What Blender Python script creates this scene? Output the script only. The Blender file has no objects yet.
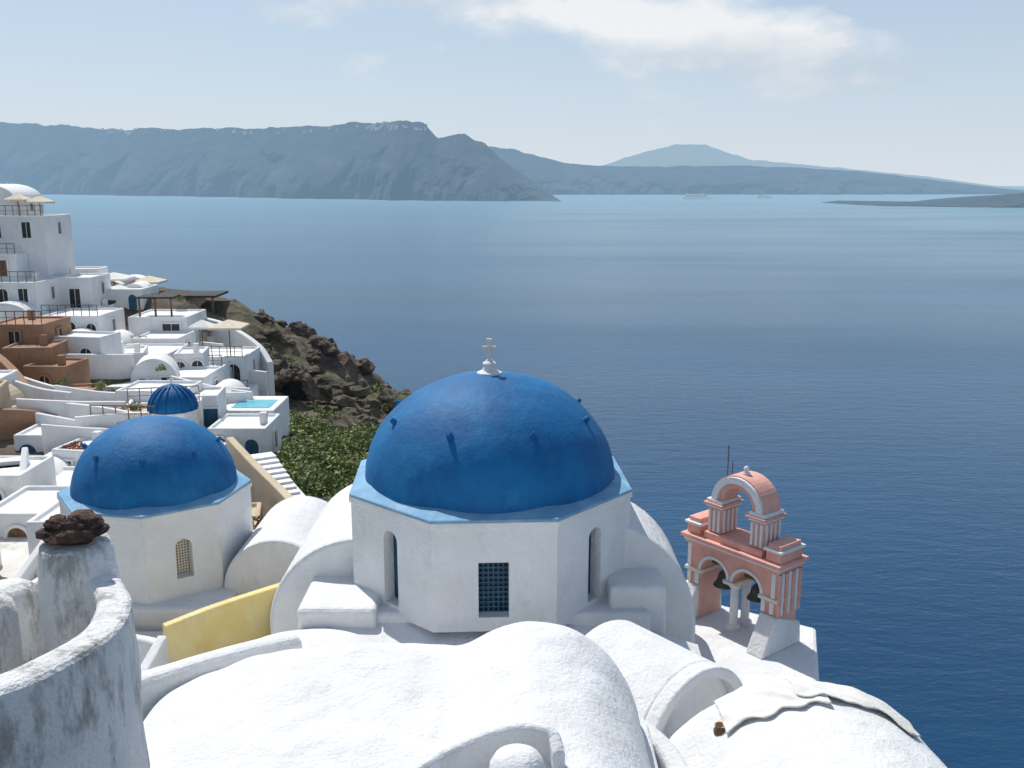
import bpy, bmesh, math, random
from mathutils import Vector, Matrix, noise
from math import sin, cos, pi, radians, sqrt, exp
random.seed(7)
scene=bpy.context.scene
SEA=-100.0
# ------------------------------------------------------------ materials
def nt(name):
    m=bpy.data.materials.new(name); m.use_nodes=True
    t=m.node_tree; b=t.nodes['Principled BSDF']; return m,t,b
def L(t,a,b): t.links.new(a,b)
def N(t,typ,**k):
    n=t.nodes.new(typ)
    for a,v in k.items(): setattr(n,a,v)
    return n
def noise_node(t,pos,scale,detail=4,rough=.55,stretch=None):
    n=N(t,'ShaderNodeTexNoise'); n.inputs['Scale'].default_value=scale
    n.inputs['Detail'].default_value=detail; n.inputs['Roughness'].default_value=rough
    if stretch:
        mp=N(t,'ShaderNodeMapping'); mp.inputs['Scale'].default_value=stretch
        L(t,pos,mp.inputs['Vector']); L(t,mp.outputs[0],n.inputs['Vector'])
    else: L(t,pos,n.inputs['Vector'])
    return n
def ramp(t,src,stops):
    r=N(t,'ShaderNodeValToRGB'); e=r.color_ramp.elements
    while len(e)<len(stops): e.new(.5)
    for i,(p,c) in enumerate(stops):
        e[i].position=p; e[i].color=(c[0],c[1],c[2],1)
    L(t,src,r.inputs[0]); return r
def mixc(t,fac,a,b):
    m=N(t,'ShaderNodeMix',data_type='RGBA')
    for s,v in ((m.inputs[0],fac),(m.inputs[6],a),(m.inputs[7],b)):
        if hasattr(v,'links'): L(t,v,s)
        elif isinstance(v,(int,float)): s.default_value=v
        else: s.default_value=(v[0],v[1],v[2],1)
    return m.outputs[2]
def plaster(name,c1,c2,scale=.7,bump=.25,stain=0.0,staincol=(.3,.28,.25),rough=.85,fine=14,bdist=.03,lo=.38,hi=.64,thr=.76,spec=.3):
    m,t,b=nt(name); pos=N(t,'ShaderNodeNewGeometry').outputs['Position']
    n=noise_node(t,pos,scale,4,.6); r=ramp(t,n.outputs[0],[(lo,c1),(hi,c2)])
    col=r.outputs[0]
    if stain>0:
        n2=noise_node(t,pos,2.2,7,.72,(1.3,1.3,.45))
        n3=noise_node(t,pos,.5,2)
        ma=N(t,'ShaderNodeMath',operation='MULTIPLY_ADD'); L(t,n3.outputs[0],ma.inputs[0]); ma.inputs[1].default_value=.4; L(t,n2.outputs[0],ma.inputs[2])
        r2=ramp(t,ma.outputs[0],[(thr,(0,0,0)),(thr+.12,(1,1,1))])
        mm=N(t,'ShaderNodeMath',operation='MULTIPLY'); L(t,r2.outputs[0],mm.inputs[0]); mm.inputs[1].default_value=min(1,stain)
        col=mixc(t,mm.outputs[0],col,staincol)
    L(t,col,b.inputs['Base Color']); b.inputs['Roughness'].default_value=rough; b.inputs['Specular IOR Level'].default_value=spec
    nf=noise_node(t,pos,fine,3,.6); nb=noise_node(t,pos,2.2,2)
    ad=N(t,'ShaderNodeMath',operation='MULTIPLY_ADD'); L(t,nb.outputs[0],ad.inputs[0]); ad.inputs[1].default_value=1.6; L(t,nf.outputs[0],ad.inputs[2])
    bp=N(t,'ShaderNodeBump'); bp.inputs['Strength'].default_value=bump; bp.inputs['Distance'].default_value=bdist
    L(t,ad.outputs[0],bp.inputs['Height']); L(t,bp.outputs[0],b.inputs['Normal'])
    return m
WHITE=plaster('white_limewash',(.70,.70,.695),(.775,.775,.77),.8,.6,.32,(.54,.53,.50),bdist=.045,thr=.755)
WHITE2=plaster('white_limewash_village',(.73,.725,.715),(.82,.815,.80),.4,.2,.3,(.5,.47,.43))
OLDW=plaster('weathered_limewash',(.70,.70,.69),(.78,.78,.77),1.6,.9,.85,(.30,.28,.25),fine=22,bdist=.04,thr=.705)
CREAM=plaster('cream_plaster',(.68,.62,.51),(.76,.70,.58),1,.3)
YELLOW=plaster('yellow_plaster',(.80,.62,.24),(.84,.70,.36),1,.3,.3,(.62,.50,.28),thr=.72)
TERRA=plaster('terracotta_plaster',(.33,.185,.11),(.43,.26,.165),.5,.4,.5,(.22,.14,.1))
SAND=plaster('sand_plaster',(.52,.41,.28),(.60,.50,.36),.5,.3,.3,(.4,.33,.25))
BLUE=plaster('blue_dome_paint',(.003,.105,.285),(.005,.15,.365),.9,.5,.22,(.03,.24,.45),rough=.66,fine=9,bdist=.025,thr=.72,spec=.3)
LEDGE=plaster('pale_blue_paint',(.15,.33,.50),(.24,.43,.60),1.5,.3,.5,(.42,.52,.62),rough=.7)
PINK=plaster('pink_paint',(.70,.34,.27),(.78,.43,.355),2.0,.4,.4,(.62,.44,.38),thr=.70)
DOORB=plaster('blue_wood',(.02,.09,.17),(.03,.13,.22),3,.3,rough=.5)
DARK=plaster('dark_glass_and_cave',(.02,.025,.03),(.05,.055,.06),2,.05,rough=.3)
WOOD=plaster('brown_wood',(.14,.08,.04),(.22,.13,.07),5,.4,rough=.6)
BRONZE=plaster('bronze',(.04,.05,.045),(.09,.09,.07),6,.3,rough=.45)
STONE=plaster('lava_stone',(.045,.03,.026),(.16,.09,.07),7,1.0,rough=.9,fine=30,bdist=.05)
PAVE=plaster('pale_paving',(.60,.58,.54),(.72,.70,.66),.6,.4,.6,(.4,.38,.34))
CANVAS=plaster('canvas_cloth',(.70,.68,.63),(.80,.78,.73),3,.4)
BEIGE=plaster('beige_canvas',(.66,.57,.42),(.74,.66,.52),3,.3)
DROOF=plaster('dark_pergola',(.035,.035,.04),(.08,.075,.07),2,.3)
POOL=plaster('pool_water',(.10,.42,.50),(.18,.55,.62),2,.1,rough=.08)
METAL=plaster('dark_metal',(.05,.05,.05),(.09,.09,.09),5,.1,rough=.4)
ORANGE=plaster('ochre_paint',(.72,.36,.09),(.78,.44,.15),2,.3,.2)
ROCK,t,b=nt('volcanic_rock'); g=N(t,'ShaderNodeNewGeometry'); pos=g.outputs['Position']
n1=noise_node(t,pos,.35,8,.68,(1,1,2.2)); r1=ramp(t,n1.outputs[0],[(.3,(.07,.052,.043)),(.48,(.20,.15,.115)),(.62,(.34,.27,.21)),(.75,(.44,.38,.31))])
n2=noise_node(t,pos,.13,4,.65); r2=ramp(t,n2.outputs[0],[(.46,(0,0,0)),(.58,(1,1,1))])
sp=N(t,'ShaderNodeSeparateXYZ'); L(t,g.outputs['Normal'],sp.inputs[0])
r3=ramp(t,sp.outputs[2],[(.6,(0,0,0)),(.88,(1,1,1))])
mm=N(t,'ShaderNodeMath',operation='MULTIPLY'); L(t,r2.outputs[0],mm.inputs[0]); L(t,r3.outputs[0],mm.inputs[1])
n4=noise_node(t,pos,1.5,5,.7); r4=ramp(t,n4.outputs[0],[(.4,(.08,.10,.04)),(.65,(.25,.23,.12))])
L(t,mixc(t,mm.outputs[0],r1.outputs[0],r4.outputs[0]),b.inputs['Base Color']); b.inputs['Roughness'].default_value=.95
nb=noise_node(t,pos,.9,8,.75); bp=N(t,'ShaderNodeBump'); bp.inputs['Strength'].default_value=1; bp.inputs['Distance'].default_value=.9
L(t,nb.outputs[0],bp.inputs['Height']); L(t,bp.outputs[0],b.inputs['Normal'])
def leafmat(name,a,c):
    m,t,b=nt(name); pos=N(t,'ShaderNodeNewGeometry').outputs['Position']
    n=noise_node(t,pos,.7,5,.7); r=ramp(t,n.outputs[0],[(.35,a),(.66,c)])
    L(t,r.outputs[0],b.inputs['Base Color']); b.inputs['Roughness'].default_value=.7; return m
LEAF=leafmat('shrub_leaves',(.07,.12,.03),(.28,.30,.09))
LEAFR=leafmat('bougainvillea_leaves',(.06,.07,.02),(.40,.08,.04))
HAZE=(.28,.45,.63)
def add_haze_glow(m,t,b,length,hz=HAZE):  # painted haze: surface blends into an emitted airlight colour with distance
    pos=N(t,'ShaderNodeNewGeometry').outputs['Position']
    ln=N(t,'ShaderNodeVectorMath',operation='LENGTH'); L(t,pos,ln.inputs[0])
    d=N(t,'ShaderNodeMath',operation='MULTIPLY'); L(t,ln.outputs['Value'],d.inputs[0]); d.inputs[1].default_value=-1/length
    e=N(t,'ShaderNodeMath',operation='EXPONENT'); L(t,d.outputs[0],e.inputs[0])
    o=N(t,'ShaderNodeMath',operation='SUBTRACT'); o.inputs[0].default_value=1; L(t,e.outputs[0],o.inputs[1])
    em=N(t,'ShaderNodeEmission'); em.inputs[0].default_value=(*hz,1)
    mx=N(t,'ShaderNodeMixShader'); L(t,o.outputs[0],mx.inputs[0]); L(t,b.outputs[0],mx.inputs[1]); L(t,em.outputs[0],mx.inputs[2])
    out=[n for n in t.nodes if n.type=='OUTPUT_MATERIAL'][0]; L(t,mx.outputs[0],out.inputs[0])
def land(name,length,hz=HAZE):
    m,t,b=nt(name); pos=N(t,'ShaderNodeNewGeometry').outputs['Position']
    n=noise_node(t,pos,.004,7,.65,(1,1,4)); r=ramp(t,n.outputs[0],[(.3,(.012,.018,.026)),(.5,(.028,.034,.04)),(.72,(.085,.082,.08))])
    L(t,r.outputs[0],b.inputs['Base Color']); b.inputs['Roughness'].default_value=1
    add_haze_glow(m,t,b,length,hz); return m
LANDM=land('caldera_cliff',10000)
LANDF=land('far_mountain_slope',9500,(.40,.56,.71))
SHIPM,t,b=nt('ship_paint'); b.inputs['Base Color'].default_value=(.8,.8,.8,1); add_haze_glow(SHIPM,t,b,14000,(.45,.58,.70))  # ship and town paint also blends into the emitted haze
TOWNM,t,b=nt('distant_house_walls'); b.inputs['Base Color'].default_value=(.42,.44,.46,1); add_haze_glow(TOWNM,t,b,9000,(.36,.50,.65))
SHIPD,t,b=nt('ship_dark_paint'); b.inputs['Base Color'].default_value=(.08,.1,.15,1); add_haze_glow(SHIPD,t,b,9000)
SEAM,t,b=nt('sea_water'); pos=N(t,'ShaderNodeNewGeometry').outputs['Position']
ns=noise_node(t,pos,.004,4,.6,(.5,1.6,1)); rs=ramp(t,ns.outputs[0],[(.35,(.0006,.036,.100)),(.65,(.0015,.052,.134))])
L(t,rs.outputs[0],b.inputs['Base Color']); b.inputs['IOR'].default_value=1.33
b.inputs['Specular IOR Level'].default_value=.30
b.inputs['Specular Tint'].default_value=(.55,.82,1,1)
ns2=noise_node(t,pos,.0016,4,.6,(.35,1.8,1)); rr=ramp(t,ns2.outputs[0],[(.35,(.10,)*3),(.7,(.30,)*3)])
L(t,rr.outputs[0],b.inputs['Roughness'])
na=noise_node(t,pos,.11,5,.62,(.6,1.5,1)); nb=noise_node(t,pos,.5,3,.6,(.7,1.4,1))
ad=N(t,'ShaderNodeMath',operation='MULTIPLY_ADD'); L(t,nb.outputs[0],ad.inputs[0]); ad.inputs[1].default_value=.3; L(t,na.outputs[0],ad.inputs[2])
bp=N(t,'ShaderNodeBump'); bp.inputs['Strength'].default_value=.7; bp.inputs['Distance'].default_value=.7
L(t,ad.outputs[0],bp.inputs['Height']); L(t,bp.outputs[0],b.inputs['Normal'])
add_haze_glow(SEAM,t,b,4600,(.35,.56,.73))  # far water paled by emitted haze colour in the material
# ------------------------------------------------------------ mesh helpers
def E(name,loc=(0,0,0),rz=0):
    o=bpy.data.objects.new(name,None); o.location=loc; o.rotation_euler[2]=rz; o.empty_display_size=.3
    scene.collection.objects.link(o); return o
def PM(p): return Matrix.Translation(p.location)@Matrix.Rotation(p.rotation_euler[2],4,'Z')
def mk(name,V,F,mat,parent=None,world=False,smooth=False,bevel=0,seg=2,weld=True,M=None):
    if M is not None: V=[M@Vector(v) for v in V]
    me=bpy.data.meshes.new(name); me.from_pydata([tuple(v) for v in V],[],F)
    bm=bmesh.new(); bm.from_mesh(me)
    if weld: bmesh.ops.remove_doubles(bm,verts=bm.verts,dist=.0005)
    bmesh.ops.recalc_face_normals(bm,faces=bm.faces)
    if smooth:
        for f in bm.faces: f.smooth=True
    bm.to_mesh(me); bm.free(); me.materials.append(mat)
    o=bpy.data.objects.new(name,me); scene.collection.objects.link(o)
    if parent:
        o.parent=parent
        if world: o.matrix_parent_inverse=PM(parent).inverted()
    if bevel>0:
        md=o.modifiers.new('bevel','BEVEL'); md.width=bevel; md.segments=seg; md.limit_method='ANGLE'; md.angle_limit=radians(35)
        md.harden_normals=False
    return o
def boxV(x0,x1,y0,y1,z0,z1):
    V=[(x0,y0,z0),(x1,y0,z0),(x1,y1,z0),(x0,y1,z0),(x0,y0,z1),(x1,y0,z1),(x1,y1,z1),(x0,y1,z1)]
    F=[(0,3,2,1),(4,5,6,7),(0,1,5,4),(1,2,6,5),(2,3,7,6),(3,0,4,7)]
    return V,F
def box(name,x0,x1,y0,y1,z0,z1,mat,parent=None,bevel=.03,M=None,world=False,seg=2):
    V,F=boxV(x0,x1,y0,y1,z0,z1); return mk(name,V,F,mat,parent,world=world,bevel=bevel,M=M,seg=seg)
def multi(parts):
    V=[];F=[]
    for v,f in parts:
        o=len(V); V+=list(v); F+=[tuple(i+o for i in q) for q in f]
    return V,F
def lathe(prof,seg=32,c=(0,0,0)):
    V=[];F=[]
    for r,z in prof:
        for i in range(seg):
            a=2*pi*i/seg; V.append((c[0]+r*cos(a),c[1]+r*sin(a),c[2]+z))
    for j in range(len(prof)-1):
        for i in range(seg):
            k=(i+1)%seg; F.append((j*seg+i,j*seg+k,(j+1)*seg+k,(j+1)*seg+i))
    F.append(tuple(range(seg))[::-1]); F.append(tuple((len(prof)-1)*seg+i for i in range(seg)))
    return V,F
def arch_wall(Lg,H,T,ops,n=14):
    V=[];F=[]
    def q(*p):
        i=len(V);V.extend(p);F.append(tuple(range(i,i+len(p))))
    def slab(x0,x1,a,b,z1):
        q((x0,0,a),(x1,0,b),(x1,0,z1),(x0,0,z1)); q((x1,T,b),(x0,T,a),(x0,T,z1),(x1,T,z1))
        q((x0,0,z1),(x1,0,z1),(x1,T,z1),(x0,T,z1))
    cur=-Lg/2
    for (xc,w,zb,zs,arched) in sorted(ops):
        a=xc-w/2;b=xc+w/2
        slab(cur,a,0,0,H); q((cur,0,0),(cur,T,0),(a,T,0),(a,0,0))
        if zb>0:
            q((a,0,0),(b,0,0),(b,0,zb),(a,0,zb)); q((a,T,0),(b,T,0),(b,T,zb),(a,T,zb)); q((a,0,zb),(b,0,zb),(b,T,zb),(a,T,zb))
        if arched: P=[(xc-cos(pi*i/n)*w/2,zs+sin(pi*i/n)*w/2) for i in range(n+1)]
        else: P=[(a,zs),(b,zs)]
        for (x0,z0),(x1,z1) in zip(P,P[1:]):
            slab(x0,x1,z0,z1,H); q((x0,0,z0),(x0,T,z0),(x1,T,z1),(x1,0,z1))
        if zs>zb:
            for x in (a,b): q((x,0,zb),(x,T,zb),(x,T,zs),(x,0,zs))
        cur=b
    slab(cur,Lg/2,0,0,H); q((cur,0,0),(cur,T,0),(Lg/2,T,0),(Lg/2,0,0))
    for x in (-Lg/2,Lg/2): q((x,0,0),(x,T,0),(x,T,H),(x,0,H))
    return V,F
def outline(w,h,arched,n=10):
    if not arched: return [(-w/2,0),(w/2,0),(w/2,h),(-w/2,h)]
    zs=h-w/2
    return [(-w/2,0),(w/2,0)]+[(cos(pi*i/n)*w/2,zs+sin(pi*i/n)*w/2) for i in range(n+1)]
def prism(P,y0,y1):
    n=len(P); V=[(x,y0,z) for x,z in P]+[(x,y1,z) for x,z in P]
    F=[tuple(range(n)),tuple(range(2*n-1,n-1,-1))]+[(i,(i+1)%n,n+(i+1)%n,n+i) for i in range(n)]
    return V,F
def ringP(w,h,b,arched,y0,y1):
    Pi=outline(w,h,arched);Po=outline(w+2*b,h+b,arched)
    n=len(Pi);V=[(x,y0,z) for x,z in Po]+[(x,y0,z) for x,z in Pi]+[(x,y1,z) for x,z in Po]+[(x,y1,z) for x,z in Pi]
    F=[]
    for i in range(1,n):
        k=(i+1)%n
        F+= [(i,k,n+k,n+i),(i,k,2*n+k,2*n+i),(n+i,n+k,3*n+k,3*n+i)]
    return V,F
def window(parent,x,y,z,w,h,arched=True,mat=None,frame=None,rz=0,mullion=True):
    M=Matrix.Translation((x,y,z))@Matrix.Rotation(rz,4,'Z')
    V,F=prism(outline(w,h,arched),-.02,.06); mk('window_pane',V,F,mat or DARK,parent,M=M)
    V,F=ringP(w,h,.12,arched,-.12,.05); mk('window_surround',V,F,frame or WHITE2,parent,M=M)
    if mullion:
        V,F=multi([boxV(-.02,.02,-.05,.0,0,h-.03)]); mk('window_bar',V,F,CREAM if mat is DARK or mat is None else mat,parent,M=M)
def catmull(P,n=8):
    P=[Vector(p) for p in P]; Q=[2*P[0]-P[1]]+P+[2*P[-1]-P[-2]]; R=[]
    for i in range(1,len(Q)-2):
        a,b,c,d=Q[i-1:i+3]
        for k in range(n):
            t=k/n; R.append(.5*((2*b)+(c-a)*t+(2*a-5*b+4*c-d)*t*t+(3*b-a-3*c+d)*t**3))
    R.append(P[-1]); return R
def sweep(path,prof,n=8,jit=0):
    R=catmull(path,n); V=[];F=[];m=len(prof)
    for i,p in enumerate(R):
        tg=(R[min(i+1,len(R)-1)]-R[max(i-1,0)]); tg.z=0; tg.normalize(); nrm=Vector((tg.y,-tg.x,0))
        for o,dz in prof:
            v=p+nrm*o+Vector((0,0,dz))
            if jit: v+=noise.noise_vector(v*1.7)*jit
            V.append(v)
    for i in range(len(R)-1):
        for j in range(m):
            k=(j+1)%m; F.append((i*m+j,i*m+k,(i+1)*m+k,(i+1)*m+j))
    F.append(tuple(range(m))); F.append(tuple((len(R)-1)*m+j for j in range(m))[::-1]); return V,F
def wallprof(w,h,r=.08,rows=1):
    P=[(-w/2,-h)]+[(-w/2,-h+(h-r)*i/rows) for i in range(1,rows)]
    P+=[(-w/2,-r)]+[(-w/2+r-r*cos(a),-r+r*sin(a)) for a in (pi/6,pi/3,pi/2)]
    Q=[(-x,z) for x,z in P][::-1]; return P+Q
def half_vault(R,Ln,wall,n=24,rise=1.0):
    P=[(-R,-wall)]+[(-cos(pi*i/n)*R,sin(pi*i/n)*R*rise) for i in range(n+1)]+[(R,-wall)]
    return prism(P,0,Ln)
# ------------------------------------------------------------ terrain
def interp(tab,v):
    if v<=tab[0][0]: return tab[0][1]
    for (a,b),(c,d) in zip(tab,tab[1:]):
        if v<=c:
            t=(v-a)/(c-a); return b+(d-b)*t
    return tab[-1][1]
XE=[(-40,8),(0,5),(25,4),(50,-3),(70,-5),(80,-6.5),(87,-9.8),(94,-16),(100,-26),(112,-42),(140,-70)]
TE=[(0,-13.5),(25,-13.8),(50,-17.2),(62,-19.5),(78,-22.3),(86,-20.2),(90,-19.5),(100,-18),(140,-20)]
SL=[(0,.02),(38,.10),(52,.26),(62,.3),(76,.30),(85,.60),(88,.62),(100,.5)]
def TZ(x,y,nz=True):
    xe=interp(XE,y); d=xe-x; z=interp(TE,y)
    if d>=0:
        z+=min(d,15)*interp(SL,y)+max(0,min(d-15,60))*.09
        if d>15 and 55<y<84: z+=min(1,(d-15)/6)*min(1,(y-55)/8)*2.0
    else: z+=d*1.6
    if nz:
        p=Vector((x*.11,y*.11,0)); w=1 if d<0 else max(.12,1-d/18)
        if y<62: w*=.3 if d>0 else 1
        z+=w*2.8*(noise.fractal(p,1.0,2.0,5))+w*1.5*noise.ridged_multi_fractal(Vector((x*.28,y*.28,z*.12)),.9,2.1,5,1,2)-w*1.5
    return max(z,SEA-4)
V=[];F=[]; xs=[-150+i*1.0 for i in range(95)]+[-55+i*.45 for i in range(190)]+[30.5+i*2 for i in range(25)]
ys=[-40+i*3 for i in range(20)]+[20+i*.5 for i in range(180)]+[110+i*2 for i in range(20)]
for y in ys:
    for x in xs: V.append((x,y,TZ(x,y)))
nx=len(xs)
for j in range(len(ys)-1):
    for i in range(nx-1): F.append((j*nx+i,j*nx+i+1,(j+1)*nx+i+1,(j+1)*nx+i))
mk('rocky_cliff_terrain',V,F,ROCK,smooth=False,weld=False)
S=45000
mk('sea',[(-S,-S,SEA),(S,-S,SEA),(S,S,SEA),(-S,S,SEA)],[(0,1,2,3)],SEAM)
# ------------------------------------------------------------ distant land
def ridge(name,tab,shoretab,width,seed,cols=260,rows=26,amp=.1,mat=None):
    V=[];F=[]; b0=tab[0][0];b1=tab[-1][0]
    for j in range(rows):
        t=j/(rows-1)
        for i in range(cols):
            b=b0+(b1-b0)*i/(cols-1); sh=interp(shoretab,b); rd=sh+width
            zt=interp(tab,b)*rd
            zt+=noise.fractal(Vector((b*60,seed,0)),1,2,5)*(zt-SEA)*.035
            if t<=.85:
                u=t/.85; k=(u**.75)
                gul=noise.ridged_multi_fractal(Vector((b*28+seed,u*1.2,seed)),1,2.1,5,1,2)
                y=sh+width*u+ (1-u)*(gul-1)*width*.35
                z=SEA-3+(zt-SEA+3)*(k+ amp*sin(pi*u)*(gul-1.2))
                z=min(z,zt) if u>.9 else z
            else:
                u=(t-.85)/.15; y=rd+width*u*1.5; z=zt-(zt-SEA)*.35*u
            V.append((b*(sh+width),y,max(z,SEA-3)))
    for j in range(rows-1):
        for i in range(cols-1): F.append((j*cols+i,j*cols+i+1,(j+1)*cols+i+1,(j+1)*cols+i))
    mk(name,V,F,mat or LANDM,smooth=False,weld=False)
tabA=[(-.72,.064),(-.522,.0627),(-.461,.0586),(-.41,.0556),(-.339,.0545),(-.303,.0566),(-.226,.0566),(-.165,.0606),(-.114,.0626),(-.089,.0606),(-.0765,.047),(-.065,.0475),(-.048,.0505),(-.0275,.0394),(-.012,.026),(.008,.012),(.0286,-.002),(.046,-.0145)]
shA=[(-.72,10000),(-.522,10000),(-.339,8000),(-.114,5900),(.046,5600)]
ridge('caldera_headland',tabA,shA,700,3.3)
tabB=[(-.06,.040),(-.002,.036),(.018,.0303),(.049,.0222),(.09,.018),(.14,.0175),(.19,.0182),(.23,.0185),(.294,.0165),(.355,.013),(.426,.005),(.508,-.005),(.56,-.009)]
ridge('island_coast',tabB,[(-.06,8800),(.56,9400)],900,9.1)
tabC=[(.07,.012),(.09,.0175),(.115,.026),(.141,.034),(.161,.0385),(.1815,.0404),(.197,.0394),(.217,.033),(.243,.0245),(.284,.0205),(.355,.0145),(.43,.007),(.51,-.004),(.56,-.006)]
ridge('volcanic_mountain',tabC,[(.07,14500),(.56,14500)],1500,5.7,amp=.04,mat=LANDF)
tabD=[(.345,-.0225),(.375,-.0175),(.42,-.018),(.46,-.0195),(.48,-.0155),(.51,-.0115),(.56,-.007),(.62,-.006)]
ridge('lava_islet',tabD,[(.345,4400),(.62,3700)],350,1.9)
parts=[]
for i in range(90):
    b=random.gauss(-.125,.026) if i<60 else random.uniform(-.42,-.2)
    b=min(b,-.088)
    sh=interp(shA,b); d=sh+700-random.uniform(-10,110); z=interp(tabA,b)*(sh+700)-(sh+700-d)*.35-random.uniform(0,14)
    s=random.uniform(3,8); parts.append(boxV(b*(sh+700)-s*1.6,b*(sh+700)+s*1.6,d-s,d+s,z-25,z+random.uniform(1,5)))
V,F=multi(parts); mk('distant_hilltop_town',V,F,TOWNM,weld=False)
def ship(x,y,Ln):
    e=E('cruise_ship',(x,y,SEA)); h=Ln*.09
    P=[(-.5,.0),(.46,.0),(.5,.35),(.53,1),(-.5,1)]
    V,F=prism([(a*Ln,b_*h) for a,b_ in P],-Ln*.06,Ln*.06); mk('hull',V,F,SHIPM,e)
    box('superstructure',-.42*Ln,.36*Ln,-Ln*.05,Ln*.05,h,h*1.7,SHIPM,e,0)
    box('upper_deck',-.36*Ln,.26*Ln,-Ln*.045,Ln*.045,h*1.7,h*2.1,SHIPM,e,0)
    box('funnel',-.28*Ln,-.2*Ln,-Ln*.02,Ln*.02,h*2.1,h*2.9,SHIPD,e,0)
    V,F=multi([boxV(-.42*Ln,.36*Ln,-Ln*.0515,Ln*.0515,h*(1.15+.2*k),h*(1.21+.2*k)) for k in range(3)]); mk('window_rows',V,F,SHIPD,e)
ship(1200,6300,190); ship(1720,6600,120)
# ------------------------------------------------------------ main church
def domed(parent,R,h,RC,wallH,th,faces,mat=BLUE,panelmat=DOORB,knobs=True):
    apo=RC*cos(pi/8); side=2*RC*sin(pi/8)
    for k in range(8):
        a=th+k*pi/4
        M=Matrix.Rotation(a,4,'Z')@Matrix.Translation((0,-apo,-wallH))
        ops=faces[k%len(faces)]
        V,F=arch_wall(side,wallH-.06,.45,ops); mk('drum_wall',V,F,WHITE,parent,M=M)
        for (xc,w,zb,zs,ar) in ops:
            hh=zs-zb+(w/2 if ar else 0)
            bars=[]
            V,F=prism(outline(w+.05,hh+.03,ar),.36,.4); mk('window_backing',V,F,DARK,parent,M=M@Matrix.Translation((xc,0,zb)))
            nv=6; nh=int(hh/(w/6))
            for i in range(nv+1):
                x=-w/2+w*i/nv; top=hh if not ar else (zs-zb)+sqrt(max(0,(w/2)**2-x*x))
                bars.append(boxV(x-.016,x+.016,.29,.33,0,top))
            for i in range(nh+1):
                z=hh*i/nh; hw=w/2 if (not ar or z<zs-zb) else sqrt(max(.0004,(w/2)**2-(z-(zs-zb))**2))
                bars.append(boxV(-hw,hw,.30,.345,z-.016,z+.016))
            V,F=multi(bars); mk('window_lattice',V,F,panelmat,parent,M=M@Matrix.Translation((xc,0,zb)),weld=False)
    def octv(r,z): return [(r*sin(th+pi/8+i*pi/4),-r*cos(th+pi/8+i*pi/4),z) for i in range(8)]
    V=octv(RC+.05,-.20)+octv(RC+.05,-.054); F=[(i,(i+1)%8,8+(i+1)%8,8+i) for i in range(8)]+[tuple(range(8)),tuple(range(8,16))]
    mk('drum_cornice',V,F,WHITE,parent,bevel=.02)
    V=octv(RC+.045,-.052)+octv(RC+.04,.0)+octv(R*.98,.14); F=[(i,(i+1)%8,8+(i+1)%8,8+i) for i in range(8)]+[(8+i,8+(i+1)%8,16+(i+1)%8,16+i) for i in range(8)]+[tuple(range(8)),tuple(range(16,24))]
    mk('drum_ledge',V,F,LEDGE,parent,bevel=.02)
    V=[];F=[];n=96;m=34
    for j in range(m+1):
        f=pi/2*j/m
        for i in range(n):
            a=2*pi*i/n; p=Vector((R*cos(f)*cos(a),R*cos(f)*sin(a),.0+h*sin(f)))
            p*= 1+.009*noise.noise(p*.9)+.003*noise.noise(p*3); V.append(p)
    for j in range(m):
        for i in range(n): F.append((j*n+i,j*n+(i+1)%n,(j+1)*n+(i+1)%n,(j+1)*n+i))
    mk('dome',V,F,mat,parent,smooth=True)
    if knobs:
        ks=[]
        for f,off,c in ((radians(38),.0,8),):
            for i in range(c):
                a=th+i*2*pi/c+off+radians(-68); p=Vector((R*cos(f)*cos(a),R*cos(f)*sin(a),h*sin(f)))
                nn=Vector((cos(f)*cos(a),cos(f)*sin(a),sin(f)*1.2)).normalized()
                M=Matrix.Translation(p)@nn.to_track_quat('Z','Y').to_matrix().to_4x4()
                v,f2=lathe([(.08,-.05),(.07,.08),(.05,.14)],10); ks.append(([M@Vector(q) for q in v],f2))
        V,F=multi(ks); mk('dome_knobs',V,F,mat,parent,weld=False,smooth=False)
church=E('blue_domed_church',(-.54,22.3,-6.95))
H=2.55
side_win=[(0,.46,.25,1.75,True)]
front=[(-.02,.66,.32,1.58,False)]
domed(church,3.03,2.52,3.5,H,radians(3),[front,side_win,side_win,side_win,side_win,side_win,side_win,side_win])
V,F=lathe([(.30,0),(.30,.06),(.17,.12),(.13,.24),(.17,.28),(.09,.34)],20,(0,0,2.48)); mk('finial',V,F,WHITE,church,smooth=False,bevel=.01)
def cross(parent,x,y,z,s,mat):
    P=multi([boxV(-.05*s,.05*s,-.04*s,.04*s,0,.62*s),boxV(-.2*s,-.052*s,-.04*s,.04*s,.34*s,.44*s),boxV(.052*s,.2*s,-.04*s,.04*s,.34*s,.44*s),boxV(-.09*s,.09*s,-.055*s,.055*s,-.02,.05*s),boxV(-.075*s,.075*s,-.05*s,.05*s,.57*s,.65*s)])
    mk('cross',P[0],P[1],mat,parent,M=Matrix.Translation((x,y,z)),weld=False,bevel=.012)
cross(church,0,0,2.8,.85,CREAM)
box('base_block',-4.4,3.1,19.6,25.4,-14,-9.35,WHITE,church,.12,world=True,seg=3)
box('transept_block',2.2,3.5,19.9,22.2,-13,-8.85,WHITE,church,.12,world=True,seg=3)
box('transept_block',-4.75,-3.0,19.4,22.4,-13,-9.15,WHITE,church,.12,world=True,seg=3)
V,F=half_vault(2.25,5.0,5); mk('side_vault',V,F,WHITE,church,world=True,M=Matrix.Translation((-3.6,21.2,-10.45)),bevel=.1)
V,F=half_vault(2.45,2.4,5,rise=1.12); mk('side_vault',V,F,WHITE,church,world=True,M=Matrix.Translation((1.95,21.0,-10.45)),bevel=.1)
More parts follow.
